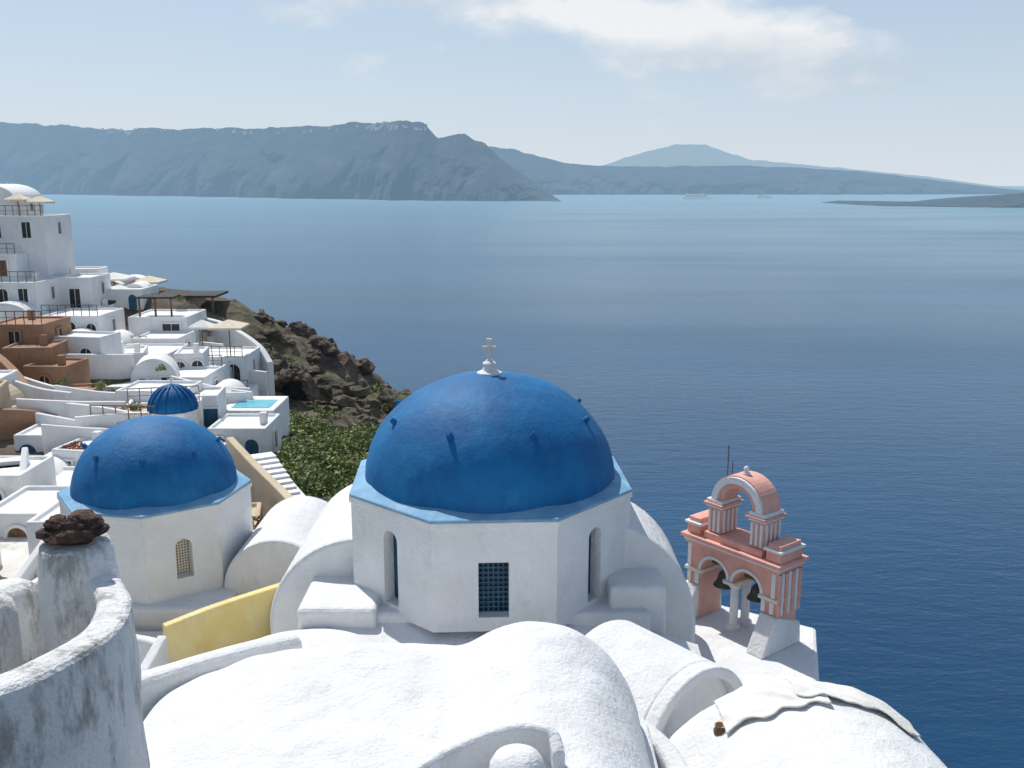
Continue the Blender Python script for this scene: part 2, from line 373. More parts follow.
V=[(1.5,17.6),(7.2,20.3),(8.0,23.1),(4.6,25.3),(1.5,25.3)]
n=len(V); VV=[(x,y,-11.4) for x,y in V]+[(x,y,-19) for x,y in V]
mk('roof_terrace',VV,[tuple(range(n)),tuple(range(n,2*n))]+[(i,(i+1)%n,n+(i+1)%n,n+i) for i in range(n)],WHITE,church,world=True,bevel=.1)
d=Vector((-.62,.78,0)).normalized(); ang=math.atan2(d.y,d.x)-pi/2
M=Matrix.Translation((3.5,15.9,-10.1))@Matrix.Rotation(ang,4,'Z')
V,F=half_vault(1.38,2.3,3.5); mk('porch_vault',V,F,WHITE,church,world=True,M=M@Matrix.Translation((0,.30,0)),bevel=.06)
Po=[(-cos(pi*i/24)*1.39,sin(pi*i/24)*1.39) for i in range(25)];Pi=[(a*.84,b*.84) for a,b in Po]
V=[];F=[]
for y in (0,.31):
    V+=[(x,y,z) for x,z in Po]+[(x,y,z) for x,z in Pi]
for i in range(24):
    F+=[(i,i+1,26+i,25+i),(50+i,51+i,76+i,75+i),(i,i+1,51+i,50+i),(25+i,26+i,76+i,75+i)]
F+=[(0,25,75,50),(24,49,99,74)]
mk('porch_arch_rim',V,F,WHITE,church,world=True,M=M,bevel=.04)
box('porch_base',-1.38,1.38,0,2.6,-3.5,-.003,WHITE,church,.04,M=M,world=True)
V=[];F=[];nn=30
for j in range(nn):
    for i in range(nn):
        x=-4+8.2*i/(nn-1); y=14.6+5.2*j/(nn-1); z=-9.55-.12*max(0,x-1)**1.5-.18*(19.6-y)+.06*noise.noise(Vector((x*.6,y*.6,1)))
        V.append((x,y,z))
for j in range(nn-1):
    for i in range(nn-1): F.append((j*nn+i,j*nn+i+1,(j+1)*nn+i+1,(j+1)*nn+i))
mk('link_roof',V,F,WHITE,church,world=True,smooth=True)
# ------------------------------------------------------------ foreground roof
def hf(name,x0,x1,y0,y1,fn,step,zb,mat,parent=None,world=False):
    a=int((x1-x0)/step)+1;b_=int((y1-y0)/step)+1;V=[];F=[]
    for j in range(b_):
        for i in range(a):
            x=x0+(x1-x0)*i/(a-1); y=y0+(y1-y0)*j/(b_-1); V.append((x,y,fn(x,y)))
    for j in range(b_-1):
        for i in range(a-1): F.append((j*a+i,j*a+i+1,(j+1)*a+i+1,(j+1)*a+i))
    loop=[i for i in range(a)]+[j*a+a-1 for j in range(1,b_)]+[(b_-1)*a+i for i in range(a-2,-1,-1)]+[j*a for j in range(b_-2,0,-1)]
    st=len(V)
    for k in loop: V.append((V[k][0],V[k][1],zb))
    m=len(loop)
    for k in range(m): F.append((loop[k],loop[(k+1)%m],st+(k+1)%m,st+k))
    return mk(name,V,F,mat,parent,world=world,smooth=True,weld=False)
def smax(a,b,k):
    h=max(k-abs(a-b),0)/k; return max(a,b)+h*h*k*.25
def froof(x,y):
    u=(x-.35)/1.75; zr=-8.95+(2.08*sqrt(max(0,1-u*u))) 
    u=(x+2.1)/3.9; zl=-8.75+(1.5*sqrt(max(0,1-u*u)))-.03*(14.5-y)
    z=smax(zr,zl,.28)
    e=max(0,y-13.9); z-=.55*e*e
    z+=.08*noise.noise(Vector((x*.7,y*.7,2)))+.035*noise.noise(Vector((x*2.2,y*2.2,5)))
    return z
vr=E('white_vaulted_roof',(0,12,-9))
hf('roof_shell',-6.1,2.25,7.5,14.75,froof,.06,-13,WHITE,vr,True)
pp=E('roof_parapet',(0,10.4,-6.8))
V,F=sweep([(-1.5,9.6,-6.72),(-1.0,10.0,-6.62),(-.5,10.32,-6.52),(-.05,10.5,-6.46),(.32,10.5,-6.46),(.5,10.42,-6.5),(.56,10.2,-6.62)],wallprof(.15,1.2,.06),jit=.02)
mk('parapet_band',V,F,WHITE,pp,world=True,smooth=False)
ch=E('plaster_chimney',(.06,9.85,-6.45))
V,F=lathe([(.34,-1.2),(.33,-.25),(.32,-.12),(.27,-.03),(.18,.03),(.06,.06)],28); mk('chimney_shaft',V,F,WHITE,ch,smooth=True)
def rroof(x,y):
    cx=4.9+(15-y)*.10; u=(x-cx)/2.65; z=-10.95+2.62*sqrt(max(0,1-u*u))
    e=max(0,y-14.6); z-=.8*e*e
    z+=.05*noise.noise(Vector((x*.8,y*.8,7)))+.02*noise.noise(Vector((x*3,y*3,5)))
    return z
v2=E('white_barrel_vault',(5,13,-10))
hf('vault_shell',2.2,8.2,9,15.1,rroof,.06,-15,WHITE,v2,True)
def cloth(name,x0,x1,y0,y1,seed,skew=0):
    V=[];F=[];a=90;b_=26
    for j in range(b_):
        for i in range(a):
            u=i/(a-1);v=j/(b_-1); x=x0+(x1-x0)*u; y=y0+(y1-y0)*v+.3*noise.noise(Vector((u*4,seed,v*.5)))*(1-v)+skew*u
            g=max(rroof(x,min(y,14.95)),-9.6-.5*(y-14.9 if y>14.9 else 0))
            z=g+.045+.14*max(0,noise.noise(Vector((x*1.8+y*2.6,y*.9,seed))))+.05*abs(noise.noise(Vector((x*3.5+y*4,y*1.5,seed+4))))
            V.append((x,y,z))
    for j in range(b_-1):
        for i in range(a-1): F.append((j*a+i,j*a+i+1,(j+1)*a+i+1,(j+1)*a+i))
    o=mk(name,V,F,CANVAS,smooth=True,weld=False); md=o.modifiers.new('s','SOLIDIFY'); md.thickness=.02
cloth('canvas_cover',3.5,5.2,13.95,14.95,3,.1); cloth('canvas_cover',4.7,6.7,14.3,15.0,8,-.25)
pot=E('clay_pot',(3.45,14.2,-8.85)); V,F=lathe([(.07,-.3),(.1,-.1),(.12,0),(.09,.05),(.1,.1),(.08,.1),(.06,.02)],16); mk('pot_body',V,F,WOOD,pot,smooth=True)
V,F=sweep([(2.0,14.9,-8.95),(2.55,14.2,-9.1),(2.75,13.0,-9.2),(2.8,11,-9.2)],wallprof(.35,2,.1)); mk('low_white_wall',V,F,WHITE)
# ------------------------------------------------------------ foreground left wall
fw=E('weathered_wall',(-3.8,7.5,-4.5))
path=[(-4.55,9.05,-3.8),(-4.1,8.85,-3.8),(-3.78,8.4,-3.8),(-3.62,7.8,-3.8),(-3.7,7.2,-3.78),(-4.0,6.7,-3.75),(-4.5,6.2,-3.72),(-5.3,5.7,-3.7),(-6.4,5.2,-3.7)]
V,F=sweep(path,wallprof(.34,6,.09,24),10,.035); mk('wall_body',V,F,OLDW,fw,world=True)
V,F=lathe([(.40,-6),(.38,-.5),(.35,-.12),(.33,-.02),(.28,0)],28,(-4.38,9.0,-3.5)); mk('wall_post',V,F,OLDW,fw,world=True,smooth=True)
def rock(name,c,s,seed,mat,sub=4,amp=.35,parent=None):
    bm=bmesh.new(); bmesh.ops.create_icosphere(bm,subdivisions=sub,radius=1)
    for v in bm.verts:
        p=v.co.copy(); k=1+amp*noise.fractal(p*1.1+Vector((seed,0,0)),.9,2.1,4)
        v.co=Vector((p.x*s[0]*k,p.y*s[1]*k,p.z*s[2]*k))+Vector(c)
    me=bpy.data.meshes.new(name); bm.to_mesh(me); bm.free(); me.materials.append(mat)
    o=bpy.data.objects.new(name,me); scene.collection.objects.link(o)
    if parent: o.parent=parent; o.matrix_parent_inverse=PM(parent).inverted()
    return o
rk=E('lava_rock',(-4.38,9,-3.45))
rock('slab',(-4.40,9.0,-3.40),(.30,.24,.10),4,STONE,parent=rk,amp=.35)
rock('slab',(-4.30,9.02,-3.30),(.20,.16,.09),9,STONE,parent=rk,amp=.4)
rock('slab',(-4.53,8.95,-3.29),(.11,.10,.07),2,STONE,parent=rk,amp=.4)
for (x,y,z,w) in ((-5.1,8.6,-3.95,.42),(-5.35,9.4,-4.15,.5),(-5.0,7.8,-4.2,.4)):
    V,F=lathe([(w*.62,-5),(w*.6,-.2),(w*.52,-.05),(w*.35,0)],20,(x,y,z)); mk('rounded_plaster_pier',V,F,OLDW,smooth=True)
# ------------------------------------------------------------ left church
c2=E('small_blue_domed_church',(-10.5,26.8,-8.72))
w1=[(-.1,.28,.75,1.5,True)]; w2=[(0,.46,.75,1.65,True)]
domed(c2,2.3,2.08,2.68,2.75,radians(-10),[w1,w2,[],[],[],[],w2,[]],panelmat=CREAM)
box('base_block',-13.2,-7.8,23.9,30,-16,-11.25,WHITE,c2,.12,world=True)
V,F=half_vault(1.5,4,5); mk('side_vault',V,F,WHITE,c2,world=True,M=Matrix.Translation((-6.7,25.2,-11.3)),bevel=.1)
V,F=sweep([(-10.9,21.9,-10.3),(-9.9,21.5,-10.4),(-9.3,21.0,-10.5),(-8.6,20.8,-10.55),(-8.2,20.6,-10.55)],wallprof(.28,3,.08)); mk('white_parapet_wall',V,F,WHITE)
V,F=sweep([(-8.15,20.6,-10.1),(-7.2,21.3,-9.95),(-6.2,22.0,-9.85),(-5.5,22.5,-9.8)],wallprof(.25,3.5,.05)); mk('yellow_wall',V,F,YELLOW)
V,F=sweep([(-8.15,20.45,-10.3),(-8.3,19.0,-10.7),(-8.6,17.6,-10.9)],wallprof(.25,3,.06)); mk('white_parapet_wall',V,F,WHITE)
box('courtyard_floor',-16,-4,15,23.5,-14,-11.7,PAVE,None,.03)
box('courtyard_floor',-26,-13.3,19,38,-15,-12.7,PAVE,None,.03)
def mound(x,y):
    u=(x+4.3)/2.6; v=(y-17.9)/2.6; r=max(0,1-u*u*.9-v*v)
    return -11.2+1.95*sqrt(r)+.04*noise.noise(Vector((x,y,0)))
hf('white_domed_roof',-7.1,-1.6,15.4,20.5,mound,.1,-13,WHITE)
V,F=sweep([(-7.2,13.6,-8.1),(-6.2,14.3,-7.95),(-5.0,14.9,-7.8),(-4.1,15.3,-7.75),(-3.85,15.55,-7.8)],wallprof(.42,3.5,.14),jit=.02); mk('thick_white_wall',V,F,WHITE)
V,F=sweep([(-8.6,13.2,-8.9),(-7.6,15.5,-9.3),(-7.3,17.5,-9.9)],wallprof(.3,3.5,.1),jit=.02); mk('white_parapet_wall',V,F,WHITE)
V,F=sweep([(-13.5,22.5,-10.9),(-12,21.6,-10.6),(-10.9,21.9,-10.35)],wallprof(.3,3.5,.1),jit=.02); mk('white_parapet_wall',V,F,WHITE)
# ------------------------------------------------------------ bell tower
bt=E('pink_bell_tower',(4.72,24.0,-11.4),math.atan2(-.785,.62)); bt.scale=(1.1,1.12,1.03)
def tb(name,x0,x1,y0,y1,z0,z1,mat,bev=.015): return box(name,x0,x1,y0,y1,z0,z1,mat,bt,bev)
T=.8
tb('leg',0,.42,.02,T-.02,0,1.25,PINK); tb('leg',2.18,2.6,.02,T-.02,0,1.25,PINK)
for x0,x1 in ((-.08,.38),(2.22,2.68)):
    P=[(-.50,0),(T+.1,0),(T+.05,.55),(.0,.9),(-.06,.9)]
    V=[(x0,y,z) for y,z in P]+[(x1,y,z) for y,z in P];n=5
    F=[tuple(range(n)),tuple(range(n,2*n))[::-1]]+[(i,(i+1)%n,n+(i+1)%n,n+i) for i in range(n)]
    mk('white_buttress',V,F,WHITE,bt,bevel=.03)
for yy in (.2,.62):
    V,F=lathe([(.17,0),(.17,.1),(.10,.16),(.095,1.1),(.14,1.16),(.17,1.25),(.17,1.34)],20,(1.3,yy,0)); mk('column',V,F,WHITE,bt,smooth=False)
for x0,x1 in ((-.05,.47),(1.12,1.48),(2.13,2.65)): tb('impost',x0,x1,-.05,T+.05,1.252,1.348,CREAM)
V,F=arch_wall(2.6,.65,T,[(-.48,.79,0,.0,True),(.48,.79,0,.0,True)]); mk('lower_arches',V,F,PINK,bt,M=Matrix.Translation((1.3,0,1.35)))
for xc in (.82,1.78):
    V=[];F=[];n=18
    for k,(r,y) in enumerate(((.395,-.03),(.465,-.03),(.465,.0),(.395,.0))):
        V+=[(xc-cos(pi*i/n)*r,y,1.36+sin(pi*i/n)*r) for i in range(n+1)]
    for k in range(4):
        for i in range(n):
            q=((k+1)%4)*(n+1); F.append((k*(n+1)+i,k*(n+1)+i+1,q+i+1,q+i))
    mk('archivolt',V,F,WHITE,bt)
tb('cornice',-.06,2.66,-.06,T+.06,2.002,2.08,PINK); tb('cornice_band',-.08,2.68,-.08,T+.08,2.082,2.15,WHITE); tb('cornice',-.14,2.74,-.14,T+.14,2.152,2.25,PINK)
for k,yy in enumerate((.1,.35,.6)): tb('pilaster',2.603,2.66,yy,yy+.1,.92,1.98,WHITE,.008)
for yy in (.0,.23,.47,.72): tb('pilaster',2.603,2.68,yy,yy+.08,.92,1.98,PINK,.008)
for xx in (.04,.27,2.22,2.45): tb('pilaster',xx,xx+.1,-.04,.015,.95,1.24,WHITE,.008)
for xx in (.03,2.47): tb('pilaster',xx,xx+.1,-.035,-.002,1.36,1.99,WHITE,.008)
for x0,x1 in ((-.05,.34),(2.26,2.65)):
    tb('corner_block',x0,x1,0.0,T,2.252,2.5,PINK); tb('corner_cap',x0-.05,x1+.05,-.05,T+.05,2.502,2.57,WHITE); tb('corner_cap',x0+.02,x1-.02,.03,T-.03,2.572,2.68,PINK)
tb('upper_plinth',.46,2.14,.0,T,2.252,2.42,PINK)
for x0,x1 in ((.50,.88),(1.72,2.10)):
    tb('upper_pier',x0,x1,.10,T-.10,2.422,3.08,PINK)
    for xx in (x0+.03,x0+.16,x0+.29): tb('flute',xx,xx+.06,.062,.102,2.46,3.04,WHITE,.006)
    for yy in (.15,.3,.45,.6):
        tb('flute',x1-.002,x1+.035,yy,yy+.06,2.46,3.04,WHITE,.006)
    tb('pier_cap',x0-.05,x1+.05,.05,T-.05,3.082,3.14,WHITE); tb('pier_cap',x0-.09,x1+.09,.0,T,3.142,3.21,PINK); tb('pier_cap',x0-.04,x1+.04,.05,T-.05,3.212,3.3,WHITE)
def archring(name,xc,z0,ri,ro,y0,y1,mat):
    V=[];F=[];n=22
    for k,(r,y) in enumerate(((ri,y0),(ro,y0),(ro,y1),(ri,y1))):
        V+=[(xc-cos(pi*i/n)*r,y,z0+sin(pi*i/n)*r) for i in range(n+1)]
    for k in range(4):
        for i in range(n):
            q=((k+1)%4)*(n+1); F.append((k*(n+1)+i,k*(n+1)+i+1,q+i+1,q+i))
    F+=[(0,n+1,2*(n+1),3*(n+1)),(n,2*n+1,3*n+2,4*n+3)]
    mk(name,V,F,mat,bt)
archring('upper_arch',1.3,3.302,.42,.66,.14,T-.14,PINK)
archring('upper_arch_moulding',1.3,3.302,.56,.72,.07,.138,WHITE)
archring('upper_arch_hood',1.3,3.306,.662,.75,.14,T-.08,PINK)
V,F=lathe([(.09,0),(.09,.06),(.04,.1),(.07,.14),(.05,.2),(.01,.23)],14,(1.3,.4,4.04)); mk('finial',V,F,WHITE,bt,smooth=True)
def bell(x,y,z,s):
    V,F=lathe([(.26,0),(.25,.03),(.19,.12),(.15,.28),(.12,.36),(.05,.42),(.03,.5)],22,(0,0,0)); V=[(a*s+x,b*s+y,c*s+z) for a,b,c in V]; mk('bell',V,F,BRONZE,bt,smooth=True)
    V,F=multi([boxV(x-.4*s,x+.4*s,y-.03,y+.03,z+.5*s,z+.56*s),boxV(x-.015,x+.015,y-.015,y+.015,z-.12*s,z+.2*s)]); mk('bell_beam',V,F,WOOD,bt)
bell(.82,.4,.95,1.0); bell(1.78,.4,.95,.9)
V,F=multi([lathe([(.012,0),(.012,1.3)],6,(.6,.6,3.3)),lathe([(.012,0),(.012,.9)],6,(.72,.62,3.3))]); mk('lightning_rods',V,F,METAL,bt)
# ------------------------------------------------------------ village
def house(x0,x1,yf,dep,zt,h,mat=WHITE2,rot=0,wins=2,name='white_house',roof='flat',arch=True,seed=None,wh=1.3,ww=.75,pm=None,door=False,frame=None):
    cx=(x0+x1)/2; w=x1-x0; e=E(name,(cx,yf+dep/2,zt-h),radians(rot)); hw=w/2;hd=dep/2
    base=-7
    if roof=='flat':
        p=.2;q=.16
        V=[(-hw,-hd,base),(hw,-hd,base),(hw,hd,base),(-hw,hd,base),(-hw,-hd,h),(hw,-hd,h),(hw,hd,h),(-hw,hd,h),
           (-hw+p,-hd+p,h),(hw-p,-hd+p,h),(hw-p,hd-p,h),(-hw+p,hd-p,h),(-hw+p,-hd+p,h-q),(hw-p,-hd+p,h-q),(hw-p,hd-p,h-q),(-hw+p,hd-p,h-q)]
        F=[(0,3,2,1),(0,1,5,4),(1,2,6,5),(2,3,7,6),(3,0,4,7),(4,5,9,8),(5,6,10,9),(6,7,11,10),(7,4,8,11),(8,9,13,12),(9,10,14,13),(10,11,15,14),(11,8,12,15),(12,13,14,15)]
        mk('walls',V,F,mat,e,bevel=.09)
    else:
        rise=min(1,1.4/hw) if hw>1.4 else 1
        n=18; wallh=h-hw*rise
        P=[(-hw,base)]+[(-cos(pi*i/n)*hw,wallh+sin(pi*i/n)*hw*rise) for i in range(n+1)]+[(hw,base)]
        V,F=prism(P,-hd,hd); mk('walls',V,F,mat,e,bevel=.06)
    r=random.Random(seed if seed is not None else int(cx*13+yf*7))
    top=h if roof=='flat' else h-.7
    for i in range(wins):
        x=-hw+w*(i+.5)/wins+r.uniform(-.15,.15)
        if top<1.5: continue
        isd=(door or r.random()<.35) and top>2.1
        hh=min(top-.4,2.0) if isd else min(wh,top-.7)
        z=.05 if isd else top-.45-hh-r.uniform(0,.15)
        m=pm or r.choice([DARK,DARK,DARK,DOORB,WOOD])
        window(e,x,-hd,z,ww if not isd else .9,hh,arch and r.random()<.6,m,frame)
    if dep>3 and top>2:
        window(e,hw,0,top-1.6,.6,1.0,False,DARK,frame,rz=pi/2)
    if roof=='flat' and r.random()<.35:
        x=r.uniform(-hw+.5,hw-.5);y=r.uniform(-hd+.5,hd-.5)
        box('chimney',x-.2,x+.2,y-.2,y+.2,h-.2,h+.5,mat,e,.06)
    if roof=='flat' and w>3 and r.random()<.35:
        parts=[]; k=int(w/.6)
        for i in range(k+1): 
            xx=-hw+.1+(w-.2)*i/k; parts.append(boxV(xx-.02,xx+.02,-hd+.08,-hd+.12,h-.02,h+.8))
        parts+= [boxV(-hw+.08,hw-.08,-hd+.075,-hd+.125,h+.8,h+.85),boxV(-hw+.08,hw-.08,-hd+.085,-hd+.115,h+.4,h+.43)]
        V,F=multi(parts); mk('roof_railing',V,F,WOOD if r.random()<.5 else METAL,e,weld=False)
    return e
def parasol(x,y,z,r,mat=BEIGE,n=4,hgt=2.4):
    e=E('parasol',(x,y,z)); V=[(0,0,hgt+.5)]+[(r*cos(2*pi*i/n+.785),r*sin(2*pi*i/n+.785),hgt) for i in range(n)]+[(r*cos(2*pi*i/n+.785),r*sin(2*pi*i/n+.785),hgt-.15) for i in range(n)]
    F=[(0,1+i,1+(i+1)%n) for i in range(n)]+[(1+i,1+(i+1)%n,1+n+(i+1)%n,1+n+i) for i in range(n)]
    mk('canopy',V,F,mat,e); V,F=lathe([(.04,0),(.04,hgt+.5)],8); mk('pole',V,F,WOOD,e)
def stairs(x,y,z,n,w,rise,run,rot,mat=WHITE2,name='stone_stairs',wall=True):
    e=E(name,(x,y,z),radians(rot))
    for i in range(n):
        V,F=boxV(-w/2-.002*(i%2),w/2+.002*(i%2),i*run,(i+1)*run+.3,i*rise-3,(i+1)*rise); mk('step',V,F,mat,e)
    if wall:
        for sx in (-w/2-.15,w/2+.15):
            P=[(0,-2),(n*run,n*rise-2),(n*run,n*rise+.5),(0,.6)]
            V=[(sx-.13,a,b) for a,b in P]+[(sx+.13,a,b) for a,b in P]
            F=[(0,1,2,3),(7,6,5,4)]+[(i,(i+1)%4,4+(i+1)%4,4+i) for i in range(4)]
            mk('stair_wall',V,F,mat,e,bevel=.05)
house(-47,-38.9,80,5,-2.6,7,wins=3,seed=1); house(-48,-42.6,83,5,-.0,4.8,roof='vault',wins=1)
house(-45,-40.5,78,2,-5.6,4,wins=2); parasol(-40.8,83.5,-3.9,1.3); parasol(-42.4,83.0,-3.7,1.2)
house(-43,-37.6,75,5,-7.6,3.5,wins=3); house(-41.5,-37.2,73.0,3,-9.0,2.8,wins=2,roof='vault')
house(-38,-35,79,4,-7.6,3,wins=1); house(-35.6,-32,82,4,-8.9,3,wins=2); parasol(-36.0,86,-10.7,2.0,CANVAS); parasol(-33.6,88,-11.2,1.8); parasol(-34.8,84,-11.6,1.7,CANVAS)
house(-37,-31.3,84,5,-10.9,3,wins=3)
house(-36.5,-32,73,5,-10.0,3.6,wins=3,seed=5,pm=DARK); house(-34.3,-31.3,69.5,2.5,-10.9,2.6,wins=1,roof='vault')
house(-31,-26.2,76,5,-10.5,3.6,wins=2,pm=DARK,ww=1.4,wh=1.7,arch=False); house(-29.2,-25.6,72,4,-11.6,3.0,wins=2,ww=1.2,pm=DARK)
house(-32,-29.4,71,3,-11.2,2.8,wins=1,roof='vault',pm=DARK)
pg=E('pergola',(-29,86,-10.5))
box('roof_slab',-32.5,-26.3,84,88,-9.9,-9.7,DROOF,pg,.02,world=True)
for x in (-32.3,-29.5,-26.6): box('post',x-.08,x+.08,84.05,84.2,-12,-9.902,WOOD,pg,.0,world=True)
box('floor_block',-33.4,-25.0,83.6,89,-16,-12.0,WHITE2,pg,.05,world=True)
pg=E('pergola',(-29,77,-9)); box('roof_slab',-30.6,-27.6,77,79.0,-9.15,-9.0,DROOF,pg,.02,world=True)
for x in (-30.4,-29.1,-27.8): box('post',x-.06,x+.06,77.05,77.2,-10.66,-9.152,WOOD,pg,.0,world=True)
rw=E('retaining_wall',(-22,78,-12))
V,F=sweep([(-26.5,81,-11.2),(-24.5,79.5,-11.4),(-22.5,78,-12.0),(-20.6,76.5,-12.9),(-19.4,75.0,-14.0)],wallprof(.5,8.5,.1,3)); mk('wall_body',V,F,WHITE2,rw,world=True)
cv=E('cliff_cave',(-18.2,77.7,-17.8))
V,F=prism(outline(2.6,2.6,True),-.1,.0); mk('cave_shade_panel',V,F,DARK,cv)  # flat panel in window-glass black, painted shade for the cave's inside
for k in range(9):
    a=pi*k/8; rock('rim_rock',(-18.2-cos(a)*1.6,77.1,-17.0+sin(a)*1.5),(.6,.7,.55),k*2.7,ROCK,3,.5,parent=cv)
house(-24.6,-20.4,71,5,-12.9,4.2,wins=3,seed=8,ww=1.0,pm=DARK); parasol(-21.8,72.5,-13.1,1.8); parasol(-23.9,72.5,-13.1,1.2,CANVAS); house(-22.8,-19.4,68.5,2.6,-15.0,3.0,wins=2,pm=DARK)
house(-29.3,-24.6,67,4.5,-11.9,3.4,wins=3,seed=2,pm=DARK); house(-27,-24.6,64.8,2.4,-13.0,2.5,wins=1,roof='vault'); parasol(-30.6,66,-13.0,1.5,CANVAS)
house(-31.5,-28.6,64,4,-11.6,3,wins=2); house(-24,-20.6,62.5,4,-12.7,3,wins=2,pm=DARK,door=True)
house(-21,-18.6,62,3.5,-13.4,2.6,wins=1,roof='vault'); house(-19.8,-16.8,66,3,-16.0,2.6,wins=2,pm=DARK); house(-27,-23.5,59,3,-12.6,3,wins=2,pm=DARK)
pt=E('pool_terrace',(-17,57,-12.5)); box('terrace_block',-20.5,-14.2,55,59,-20,-13.2,WHITE2,pt,.08,world=True)
box('pool',-16.9,-14.6,55.6,57.8,-13.25,-13.17,POOL,pt,0,world=True)
for i,(x,y) in enumerate(((-19.6,57),(-18.7,57),(-17.8,57.3))):
    lg=E('sun_lounger',(x,y,-13.18)); V,F=multi([boxV(-.3,.3,-.9,.3,.25,.33),boxV(-.28,-.22,-.8,-.7,0,.25),boxV(.22,.28,-.8,-.7,0,.25),boxV(-.28,-.22,.7,.8,0,.25),boxV(.22,.28,.7,.8,0,.25)]); mk('frame',V,F,WHITE2,lg)
    V=[(-.3,.3,.33),(.3,.3,.33),(.3,.95,.75),(-.3,.95,.75),(-.3,.3,.25),(.3,.3,.25),(.3,.95,.67),(-.3,.95,.67)]; mk('backrest',V,[(0,1,2,3),(4,5,6,7),(0,1,5,4),(2,3,7,6),(0,3,7,4),(1,2,6,5)],CANVAS,lg)
house(-16.6,-13.4,50,3.5,-13.0,3,wins=2,seed=3)
house(-21.5,-18.6,52,3,-12.2,3,wins=2)
c3=E('small_blue_domed_chapel',(-17.6,48,-11.5)); 
V,F=lathe([(1.25,-3),(1.25,-.05),(1.32,-.04),(1.32,.05),(1.1,.08)],8); mk('drum',V,F,WHITE2,c3)
V,F=lathe([(1.2*cos(pi/2*j/12),.06+1.25*sin(pi/2*j/12)) for j in range(13)],32); mk('dome',V,F,BLUE,c3,smooth=True)
rb=[]
for k in range(8):
    pts=[(1.27*cos(pi*j/20),.06+1.32*sin(pi*j/20)) for j in range(21)]; pin=[(1.15*cos(pi*j/20),.06+1.2*sin(pi*j/20)) for j in range(21)]
    V=[(x,-.05,z) for x,z in pts]+[(x,.05,z) for x,z in pts]+[(x,-.05,z) for x,z in pin]+[(x,.05,z) for x,z in pin]
    F=[]
    for j in range(20): F+=[(j,j+1,21+j+1,21+j),(j,j+1,42+j+1,42+j),(21+j,22+j,64+j,63+j)]
    R=Matrix.Rotation(pi*k/8,4,'Z'); rb.append(([R@Vector(v) for v in V],F))
V,F=multi(rb); mk('dome_ribs',V,F,BLUE,c3,weld=False)
cross(c3,0,0,1.35,.7,WHITE2)
box('chapel_body',-2.2,2.2,-1.8,2.5,-8,-2.2,WHITE2,c3,.08)
for (x0,x1,yf,dep,zt,h,r,wn) in ((-34,-30.4,61,4,-8.9,4,0,1),(-32,-29.0,58.5,3,-10.0,3,6,0),(-29.9,-27.2,57,3,-10.9,3,-4,1),(-28,-25,54.5,2.6,-12.0,2.4,8,0),(-25.4,-22.4,52,2,-12.9,2,5,0),(-28.5,-26.6,52.6,1.6,-12.3,2.4,0,0)):
    house(x0,x1,yf,dep,zt,h,TERRA,r,wn,'terracotta_house',arch=True,ww=.7,frame=TERRA,pm=DARK)
V,F=sweep([(-32,57,-9.6),(-29.5,55,-10.6),(-27,52.5,-11.8),(-24.5,50.5,-12.7),(-22.5,49,-13.4)],wallprof(.5,4,.05)); mk('terracotta_wall',V,F,TERRA)
V,F=sweep([(-29,51,-11.4),(-27.2,49.8,-12.1),(-24.6,48.2,-12.9),(-22.2,47,-13.2)],wallprof(.45,3,.05)); mk('terracotta_wall',V,F,TERRA)
V,F=sweep([(-27.5,47,-11.2),(-25.5,48.5,-11.6),(-23.8,50.5,-12.5)],wallprof(.4,3,.05)); mk('terracotta_wall',V,F,TERRA)
house(-25,-21.8,46,4,-12.3,2.5,wins=2,seed=4); house(-23.4,-20.6,42,3,-12.7,2.4,wins=1,roof='vault')
house(-21.5,-18.6,39.5,3.5,-13.0,2.5,wins=2,seed=9); house(-19,-15,44,3,-12.6,2.6,wins=3,seed=14,pm=DOORB)
house(-17.9,-15.4,38,3,-12.9,2.6,wins=1,seed=11); house(-19.5,-16.6,33,3.4,-11.8,3,wins=1)
house(-24,-20,37,3,-11.6,3,wins=2,seed=31); house(-22.6,-19.8,31,3,-10.9,3,wins=1,seed=32)
house(-15.4,-13.4,34.5,3,-12.0,2.4,wins=1,seed=33,roof='vault')
stairs(-20.8,36.2,-13.2,9,1.6,.18,.35,20)
stairs(-17.4,25.0,-12.9,13,1.5,.17,.34,18)
stairs(-14.6,26.5,-12.8,9,1.2,.18,.34,-10)
house(-16.5,-14.1,30.5,3,-11.2,3,wins=1); house(-15.4,-13.6,22.6,2.2,-11.6,2,wins=1,seed=35)
house(-19.9,-17.4,27.5,3,-11.0,3,wins=1,roof='vault')
V,F=sweep([(-15.8,24.8,-11.9),(-14.6,26,-11.7),(-14.0,28,-11.5),(-14.3,31,-11.2)],wallprof(.3,3,.1)); mk('white_parapet_wall',V,F,WHITE)
V,F=sweep([(-13.2,43,-11.6),(-11.2,39.6,-11.8),(-9.0,36,-12.0),(-7.4,33,-12.1),(-6.5,31,-12.1)],wallprof(.35,5,.06)); mk('sand_wall',V,F,SAND)
stairs(-5.7,31.6,-14.6,24,1.3,.10,.5,29.5,WHITE2,'stone_stairs',wall=False)
V,F=sweep([(-11.6,43.2,-12.6),(-9.8,40.2,-12.9),(-7.7,36.6,-13.3),(-6.1,33.6,-13.7),(-5.1,31.5,-14.0)],wallprof(.3,5,.06)); mk('white_parapet_wall',V,F,WHITE2)
house(-12.4,-9.8,33.5,3,-12.6,2.4,SAND,12,1,'ochre_house'); house(-7.6,-6.3,29.3,1.4,-12.0,2,ORANGE,10,0,'ochre_house')
tf=E('pool_terrace',(-6.5,40,-14)); box('terrace_floor',-8.1,-5.3,38.6,41.6,-20,-14.4,WHITE2,tf,.05,world=True)
